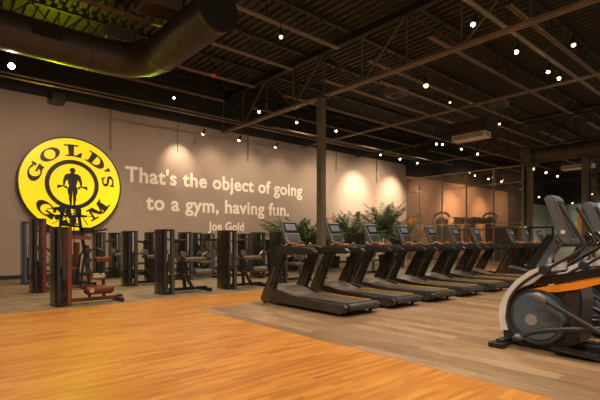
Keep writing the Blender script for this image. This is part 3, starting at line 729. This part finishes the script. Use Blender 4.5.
# ------------------------------------------------------------------ selectorised strength machines
def make_machine(kind, Ht, frame, pad, shroud, mirror=1):
    r = empty('strength_machine')
    f = M[frame]; p = M[pad]
    tw, td = .135, .22
    # curved side shroud (left) wrapping towards the front
    sh = [(-tw, -td+.02), (-tw-.02, 0), (-tw, td), (-tw+.03, td), (-tw+.03, -td+.0), (-.05, -td-.02), (-.05, -td-.045), (-tw+.03, -td-.03)]
    MB().prism(sh, 'Z', .03, Ht-.02).build('shroud', M[shroud], r)
    MB().box((.055, -td-.05, 0), (tw, -td+.06, Ht-.01), bevel=.02).build('tower_post', f if frame != 'black' else M['post'], r)
    MB().box((.055, td-.08, 0), (tw, td, Ht-.01), bevel=.01).build('tower_post', f, r)
    MB().box((-tw, -td-.04, Ht-.045), (tw, td, Ht), bevel=.014).build('top_cap', M['black'], r)
    MB().box((-tw, -td-.02, 0), (tw-.02, td, .06)).build('tower_base', M['black'], r)
    s = MB()
    for k in range(15): s.box((-.09, -.12, .10+k*.042), (.04, .12, .138+k*.042))
    s.build('weight_stack', M['dark'], r)
    for yy in (-.07, .07): MB().cyl((-.03, yy, .06), (-.03, yy, Ht-.05), .011, seg=8).build('guide_rod', M['steelrod'], r)
    MB().box((-.02, -td-.03, Ht*.35), (.055, -td-.015, Ht*.62)).build('instruction_placard', M['dark'], r)
    # frame running to the right
    MB().bar((tw-.02, 0, .07), (1.05, 0, .07), .08, .07).build('base_beam', f, r)
    MB().box((.98, -.28, 0), (1.06, .28, .08), bevel=.01).build('cross_foot', M['black'], r)
    MB().bar((tw-.02, 0, .32), (.55, 0, .32), .07, .06).build('lower_beam', f, r)
    if kind == 'roller':
        MB().bar((.50, 0, .05), (.42, 0, .9), .07, .06).build('seat_post', M['black'], r)
        MB().bar((.40, -.2, .42), (.62, -.2, .06), .06, .06).build('brace', f if frame != 'maroon' else M['black'], r)
        MB().cyl((.36, -.18, .88), (.36, -.23, .88), .07, seg=20).build('cam_disc', M['hood'], r)
        MB().box((.4, -.2, .70), (.95, .2, .79), bevel=.03).build('seat_pad', p, r)
        MB().tube([(.62, 0, .45), (.95, 0, .45), (.95, 0, .5)], .022).build('lever_arm', M['black'], r)
        MB().cyl((.62, -.24, .45), (1.05, -.2, .45), .075, seg=18).build('roller_pad', p, r, smooth=True)
        MB().bar((.15, 0, Ht*.82), (.44, 0, Ht*.78), .06, .05).build('top_arm', f, r)
        MB().bar((.42, 0, .88), (.44, 0, Ht*.8), .05, .05).build('back_post', M['black'], r)
        MB().tube([(.8, -.24, .78), (.8, -.3, .86), (.9, -.3, .92)], .016).build('hand_grip', M['steelrod'], r, smooth=True)
        MB().box((.42, -.15, .82), (.50, .15, 1.22), bevel=.025).build('backrest', M['black'], r)
    elif kind == 'press':
        MB().bar((.85, 0, .05), (.85, 0, 1.15), .07, .07).build('seat_post', M['black'] if frame == 'maroon' else M['blueg'], r)
        MB().box((.48, -.2, .46), (.82, .2, .54), bevel=.03).build('seat_pad', p, r)
        MB().box((.78, -.16, .62), (.86, .16, 1.15), bevel=.03).build('backrest', p, r)
        MB().bar((.15, 0, Ht*.86), (.9, 0, Ht*.82), .06, .06).build('top_arm', M['black'], r)
        for sy in (-1, 1):
            MB().tube([(.5, sy*.3, Ht*.84), (.48, sy*.33, 1.0), (.6, sy*.33, .86), (.66, sy*.22, .86)], .02, smooth=1).build('press_arm', M['black'], r, smooth=True)
            MB().cyl((.52, sy*.33, .95), (.66, sy*.33, .83), .027, seg=12).build('hand_grip', M['dark'], r)
        MB().cyl((.3, -.16, .98), (.3, -.2, .98), .1, seg=24).build('cam_disc', M['black'], r)
        MB().tube([(.3, -.18, .98), (.5, -.18, .72), (.52, 0, .5)], .015).build('link_rod', M['steelrod'], r)
    elif kind == 'low':   # low roller machine: maroon
        MB().bar((.17, 0, Ht*.87), (.52, 0, Ht*.86), .09, .07).build('top_arm', f, r)
        MB().bar((.50, 0, .07), (.46, 0, 1.1), .05, .05).bar((.78, .05, .07), (.74, .05, .9), .05, .05).build('seat_post', M['black'], r)
        MB().cyl((.42, -.22, .26), (.80, -.22, .26), .085, seg=20).ball((.42, -.22, .26), .085).ball((.80, -.22, .26), .085).build('roller_pad', p, r, smooth=True)
        MB().cyl((.46, -.30, .26), (.46, -.315, .26), .045, seg=16).build('roller_hub', M['steelrod'], r)
        MB().box((.58, -.16, .78), (.86, .1, .87), bevel=.025).build('seat_pad', p, r)
        MB().cyl((.52, -.08, .5), (.74, -.08, .5), .06, seg=16).build('pulley_drum', M['steelrod'], r, smooth=True)
        MB().tube([(.32, -.1, .35), (.36, -.12, .8), (.42, -.1, 1.0), (.60, -.1, 1.05), (.75, -.1, .95)], .022, smooth=1).build('lever_arm', M['black'], r, smooth=True)
        MB().tube([(.46, .08, 1.1), (.36, .1, .9), (.30, .1, .35)], .018).build('cable', M['black'], r)
        for zz in (.62, .82, 1.0): MB().cyl((.44, -.13, zz), (.44, -.17, zz), .05, seg=16).build('pulley', M['dark'], r)
        MB().box((1.02, -.06, .03), (1.1, .06, .12), bevel=.01).build('end_plug', M['black'], r)
    return r
protos = {}
def place_machine(px, by, kind, Ht, frame, pad, shroud, label, rz=0, group='strength machines'):
    k = (kind, Ht, frame)
    if k not in protos: protos[k] = make_machine(kind, Ht, frame, pad, shroud); o = protos[k]
    else: o = copy_tree(protos[k])
    q = PZ(px+3.5, by, 0); o.location = (q.x, q.y+.23, 0); o.rotation_euler = (0, 0, rz)
    tag(o, label, 'strength machine', group)
ms = [
 (60, 306.5, 'low', 1.44, 'maroon', 'upholst', 'shroud', 'maroon strength machine nearest the viewer, on the wood floor edge'),
 (36, 293, 'press', 1.69, 'maroon', 'upholst', 'shroud', 'taller maroon strength machine behind the nearest one'),
 (25.5, 284.5, 'press', 1.70, 'blueg', 'blackup', 'blueg', 'blue-grey strength machine at the far left, under the yellow sign'),
 (97.5, 280, 'roller', 1.44, 'black', 'blackup', 'shroud', 'black strength machine under the right lower rim of the yellow sign'),
 (129, 286.2, 'roller', 1.44, 'black', 'blackup', 'shroud', 'black strength machine with white floor sticker, right of the maroon pair'),
 (151, 280, 'press', 1.44, 'black', 'blackup', 'shroud', 'black strength machine half hidden left of the front middle tower'),
 (165, 294.5, 'roller', 1.44, 'black', 'blackup', 'shroud', 'black strength machine nearest the viewer in the middle, below the word a'),
 (185, 280, 'press', 1.44, 'blueg', 'blackup', 'shroud', 'strength machine with blue-grey posts behind the front middle one'),
 (195.5, 277, 'press', 1.44, 'black', 'blackup', 'shroud', 'small far black strength machine left of the words Joe Gold'),
 (228, 289.3, 'roller', 1.44, 'black', 'blackup', 'shroud', 'black strength machine standing directly below the words Joe Gold'),
 (258, 278, 'roller', 1.44, 'black', 'blackup', 'shroud', 'black strength machine right of the Joe Gold one, farther back'),
 (279.5, 283, 'press', 1.44, 'black', 'blackup', 'shroud', 'black strength machine directly behind the nearest treadmill'),
 (113, 277, 'roller', 1.44, 'black', 'blackup', 'shroud', 'far black strength machine seen between the two towers right of the yellow sign'),
 (208, 272.5, 'press', 1.44, 'blueg', 'blackup', 'shroud', 'far strength machine with blue-grey post, just left of the Joe Gold one'),
 (243.5, 272, 'press', 1.44, 'black', 'blackup', 'shroud', 'far black strength machine right behind the Joe Gold one'),
 (359, 275, 'press', 1.44, 'black', 'blackup', 'shroud', 'black strength machine in front of the palms, behind the treadmills'),
]
for a in ms: place_machine(*a)

# cable machine in front of the sign
r = empty('cable_machine', (3.0, 12.75, 0))
MB().bar((-.42, 0, .03), (-.25, 0, 1.98), .07, .07).build('frame_post', M['black'], r)
MB().bar((.42, 0, .03), (.12, 0, 2.1), .07, .07).build('frame_post', M['black'], r)
MB().bar((-.40, 0, 1.84), (.35, 0, 1.84), .05, .05).bar((-.45, -.02, 2.02), (.2, 0, 2.1), .06, .07).bar((-.3, 0, 1.6), (.24, 0, 1.55), .05, .05).build('crossmember', M['black'], r)
MB().box((-.5, -.35, 0), (.5, -.27, .07)).box((-.5, .27, 0), (.5, .35, .07)).bar((-.4, -.3, .035), (-.4, .3, .035), .07, .07).bar((.4, -.3, .035), (.4, .3, .035), .07, .07).build('base_frame', M['black'], r)
for x_, z_, q in ((-.28, 2.0, .09), (-.12, 1.96, .07), (.0, 1.72, .08), (.12, 1.98, .08), (-.2, 1.66, .07), (-.38, 1.78, .06)):
    MB().cyl((x_, -.06, z_), (x_, -.1, z_), q, seg=18).build('pulley', M['black'], r, smooth=True)
MB().tube([(-.28, -.08, 2.0), (-.1, -.08, 1.6), (.0, -.08, 1.72), (.12, -.08, 2.0), (.36, -.08, 1.6)], .012).tube([(.02, -.07, 2.1), (.02, -.07, .5)], .014).tube([(-.6, -.05, 2.0), (-.28, -.05, 2.04)], .015).tube([(-.5, -.08, 1.62), (.0, -.08, 1.9), (.55, -.08, 1.82)], .010).build('cable', M['black'], r)
MB().box((.22, -.2, 1.40), (.50, .0, 1.54), bevel=.015).bar((.45, -.1, 1.42), (.85, -.1, 1.5), .05, .05).build('handle_bracket', M['black'], r)
s = MB()
for k in range(14): s.box((-.14, -.1, .08+k*.05), (.14, .1, .126+k*.05))
s.build('weight_stack', M['dark'], r)
tag(r, 'tall black cable machine with pulleys in front of the yellow sign', 'cable machine')

# ------------------------------------------------------------------ plants
def frond(b, base, dirv, length, droop, leaflets=14, lw=.035, ll=.32):
    """palm frond: arching rachis with paired leaflets"""
    base = Vector(base); d = Vector(dirv).normalized(); hz = Vector((d.x, d.y, 0)); hz = hz.normalized() if hz.length > 1e-3 else Vector((1, 0, 0))
    pts = []; n = 12
    for i in range(n+1):
        t = i/n; pts.append(base+d*length*t+Vector((0, 0, -droop*t*t))+hz*droop*.25*t*t)
    b.tube(pts, .008, seg=5)
    side0 = hz.cross(Vector((0, 0, 1)))
    for k in range(leaflets):
        t = .12+.88*k/leaflets; i = min(n-1, int(t*n)); p = pts[i].lerp(pts[i+1], t*n-i); tg = (pts[i+1]-pts[i]).normalized()
        L_ = ll*(math.sin(PI*(.2+.72*t)))*random.uniform(.8, 1.1)
        for sg_ in (-1, 1):
            dr = (side0*sg_*.9+tg*.6+Vector((0, 0, random.uniform(-.35, .1)))).normalized(); e = p+dr*L_+Vector((0, 0, -.22*L_)); w_ = tg*lw*.5
            m_ = p.lerp(e, .4)+Vector((0, 0, .03))
            v = [b.bm.verts.new(x_) for x_ in (p-w_*.4, m_-w_, e, m_+w_, p+w_*.4)]
            b.bm.faces.new(v)
def palm(px, Y, hgt, nf, label, low=.45, trunks=3, ztop=.95, flowers=(), ll=.34):
    rr = ray(px); d = Y/rr[1]; r = empty('potted_palm', (rr[0]*d, Y, 0))
    MB().cyl((0, 0, 0), (0, 0, .5), .22, .28, seg=24).build('planter', M['pot'], r, smooth=True)
    MB().cyl((0, 0, .49), (0, 0, .505), .25, seg=24).build('soil', M['soil'], r)
    for k in range(trunks):
        st = MB(); a = 2*PI*k/trunks; h0 = hgt*random.uniform(low*.85, low*1.1); t = (.1*math.cos(a), .1*math.sin(a))
        st.tube([(t[0]*.5, t[1]*.5, .48), (t[0], t[1], h0*.7), (t[0]*1.2, t[1]*1.2, h0)], .022, seg=8)
        st.build('trunk', M['stem'], r, smooth=True)
        for j in range(nf//trunks):
            az = 2*PI*(j*.618+k*.21); el = random.uniform(.55, 1.35)
            L_ = (hgt-h0)*random.uniform(.9, 1.15)
            fb = MB(); frond(fb, (t[0]*1.2, t[1]*1.2, h0*random.uniform(.8, 1)), (math.cos(az)*math.cos(el), math.sin(az)*math.cos(el), math.sin(el)), L_, L_*.5*math.cos(el)**.5, 24, .03, ll)
            fb.build('frond', M['leaf'], r)
    for (fx, fz, s_) in flowers:
        MB().tube([(0, -.05, .5), (fx*.6, -.15, fz*.6), (fx, -.2, fz)], .012, seg=6).build('flower_stalk', M['leaf'], r)
        fl = MB()
        fl.prism([(fx-.18*s_, fz+.05*s_), (fx+.28*s_, fz+.07*s_), (fx+.06*s_, fz-.10*s_)], 'Y', -.22, -.17)
        fl.prism([(fx-.05*s_, fz), (fx+.05*s_, fz), (fx+.12*s_, fz+.18*s_)], 'Y', -.21, -.18)
        fl.build('flower', M['flower'], r)
    tag(r, label, 'potted palm', 'palms behind the treadmills')
    return r
palm(292, 13.4, 2.85, 54, 'bushy palm farthest left, behind the nearest treadmill console', .3, 3, ll=.33)
palm(307, 12.4, 2.55, 54, 'bushy palm just left of the square column', .3, 3, ll=.33)
palm(334, 13.4, 2.95, 42, 'bushy palm just right of the square column', .3, 3, flowers=[(-.25, 2.15, .6)], ll=.26)
palm(353, 12.3, 3.0, 45, 'arching palm between the column and the tallest palm', .38, ll=.3)
palm(384, 13.2, 3.75, 60, 'tallest palm, in front of the bright pool of light on the wall', .4, flowers=[(.2, 1.5, 1.0)], ll=.36)
palm(399, 11.9, 2.4, 36, 'palm with the orange flower beside the glass partition', .35, flowers=[(.50, 2.0, 1.3), (-.2, 1.45, .9)], ll=.26)

# ------------------------------------------------------------------ glass partition
gy = [15.74, 14.84, 13.36, 11.9, 10.42, 8.98]
GH = 4.87
for i in range(5):
    y1, y0 = gy[i], gy[i+1]
    r = empty('glass_panel', (GX, (y0+y1)/2, 0)); hh = (y1-y0)/2
    MB().box((-.006, -hh+.03, .06), (.006, hh-.03, GH-.04)).build('pane', M['glass'], r)
    for k in (-1, 1): MB().box((-.025, k*hh-.018 if k < 0 else hh-.03, 0), (.025, -hh+.03 if k < 0 else hh+.006-.018+.012, GH)).build('mullion', M['mull'], r)
    for q0, q1, qw in ((GH-.05, GH, .03), (4.03, 4.06, .02), (2.03, 2.06, .02), (0, .06, .03)): MB().box((-qw, -hh+.03, q0), (qw, hh-.03, q1)).build('rail', M['mull'], r)
    for k in (-1, 1):
        for zz in (2.04, 4.04): MB().box((-.035, k*(hh-.08)-.05, zz-.045), (-.02, k*(hh-.08)+.05, zz+.045)).build('patch_fitting', M['steelrod'], r)
    tag(r, 'tall framed glass panel, %s from the quote wall corner' % ORD[i], 'glass panel', 'glass partition panels')
# mesh screens at the right
for i, (y1, y0) in enumerate([(6.2, 4.9), (4.85, 3.5)]):
    r = empty('mesh_screen', (GX, (y0+y1)/2, 0)); hh = (y1-y0)/2
    MB().box((-.03, -hh, 0), (.03, -hh+.05, 4.87)).box((-.03, hh-.05, 0), (.03, hh, 4.87)).box((-.03, -hh+.05, 4.82), (.03, hh-.05, 4.87)).box((-.03, -hh+.05, 0), (.03, hh-.05, .05)).build('screen_frame', M['steel'], r)
    b = MB(); y = -hh+.1
    while y < hh-.06: b.box((-.006, y-.006, .05), (.006, y+.006, 4.82)); y += .11
    z = .3
    while z < 4.8: b.box((-.008, -hh+.05, z-.012), (.008, hh-.05, z+.012)); z += .55
    b.build('mesh_wires', M['steel_l'], r)
    tag(r, ['slatted metal screen right of the last column, behind the second elliptical', 'slatted metal screen at the very right edge'][i], 'metal screen', 'metal screens')

# beyond the glass
def rig(X, Y, hh, label):
    r = empty('cable_tower', (X, Y, 0))
    MB().box((-.12, -.12, 0), (.12, .12, hh-.25), bevel=.02).build('tower', M['black'], r)
    MB().tube([(0, .5, hh-.25), (0, .4, hh-.08), (0, .15, hh), (0, -.15, hh), (0, -.4, hh-.08), (0, -.5, hh-.25)], .07, smooth=1).build('pull_up_bar', M['black'], r, smooth=True)
    MB().box((-.2, -.3, 1.2), (.2, .3, hh-.35), bevel=.1).build('shield', M['black'], r)
    MB().box((-.3, -.5, 0), (.3, .5, .08)).build('base', M['black'], r)
    for k in (-1, 1): MB().cyl((-.15, k*.35, 1.0), (-.15, k*.5, hh-.3), .02, seg=8).build('arm', M['black'], r)
    tag(r, label, 'cable machine', 'cable machines behind the glass')
rig(23.2, 14.05, 2.8, 'dark cable tower behind the second glass panel')
rig(29.6, 14.2, 3.05, 'dark cable tower with wide arms behind the fourth glass panel')
def rack(px0, px1, Y, label):
    a = PY(px0, 217, Y); c = PY(px1, 217, Y); W_ = (c.x-a.x)/2
    r = empty('storage_rack', ((a.x+c.x)/2, Y, 0)); zt = a.z
    for k in (-1, 1): MB().box((k*W_-.05, -.25, 0), (k*W_+.05, -.15, zt)).build('post', M['black'], r)
    b = MB()
    for zz in (zt-.08, zt-.45, zt-.9, .5): b.box((-W_, -.3, zz), (W_, .1, zz+.07))
    b.build('shelf', M['black'], r)
    n = 7; q = MB()
    for k in range(n):
        x_ = -W_+(k+.5)*2*W_/n; q.box((x_-.10, -.22, zt-.38), (x_+.10, 0, zt-.1)) if k % 3 != 2 else q.box((x_-.05, -.2, zt-.38), (x_+.07, 0, zt-.2))
    q.build('stored_blocks', M['black'], r)
    tag(r, label, 'storage rack', 'racks behind the glass')
rack(453.5, 469.5, 15.2, 'wide dark storage rack against the copper wall behind the glass')
rack(472, 484, 15.2, 'narrower dark storage rack against the copper wall, right of the wide one')
# counter / cabinet beyond
p = PD(505, 240, 27)
r = empty('service_counter', (p.x, p.y, 0))
MB().box((-.5, -1.0, 0), (.5, 1.0, 1.95), bevel=.02).build('body', M['hood'], r)
MB().box((-.6, -1.1, 1.95), (.6, 1.1, 2.03)).build('worktop', M['white'], r)
MB().box((-.52, -.9, .1), (-.5, -.05, 1.85)).build('door', M['dark'], r); MB().box((-.52, .05, .1), (-.5, .9, 1.85)).build('door', M['dark'], r)
tag(r, 'tall brown cabinet with pale top behind the last glass panel', 'cabinet')
p = PD(543, 213, 42.5); 
o = MB().box((43.7, p.y-.6, 3.0), (43.88, p.y+.4, 3.7)).build('wall_television', M['screen_d']); tag(o, 'dark television on the far sage green wall', 'television')
# tall frame seen between treadmills and elliptical
a = PD(541, 227, 20)
r = empty('pull_up_frame', (a.x, a.y, 0))
for dy in (-.5, .5): MB().box((-.04, dy-.04, 0), (.04, dy+.04, 1.82)).build('post', M['black'], r)
MB().box((-.04, -.46, 1.74), (.04, .46, 1.82)).build('top_bar', M['black'], r)
MB().box((-.3, -.54, 0), (.3, -.46, .05)).box((-.3, .46, 0), (.3, .54, .05)).build('base', M['black'], r)
tag(r, 'low black bar frame beyond the last treadmill, left of the elliptical console', 'exercise frame')
# orange post beyond the second elliptical
p = PD(579.5, 228, 12.3)
o = MB().box((p.x-.03, p.y-.045, 0), (p.x+.03, p.y+.045, 1.9), bevel=.012).build('orange_post', M['orange']); tag(o, 'upright orange post seen between the two elliptical consoles', 'post')

# ------------------------------------------------------------------ view
SC.view_settings.view_transform = 'Standard'; SC.view_settings.look = 'None'
SC.view_settings.exposure = 1.12; SC.view_settings.gamma = 1; SC.view_settings.use_curve_mapping = False
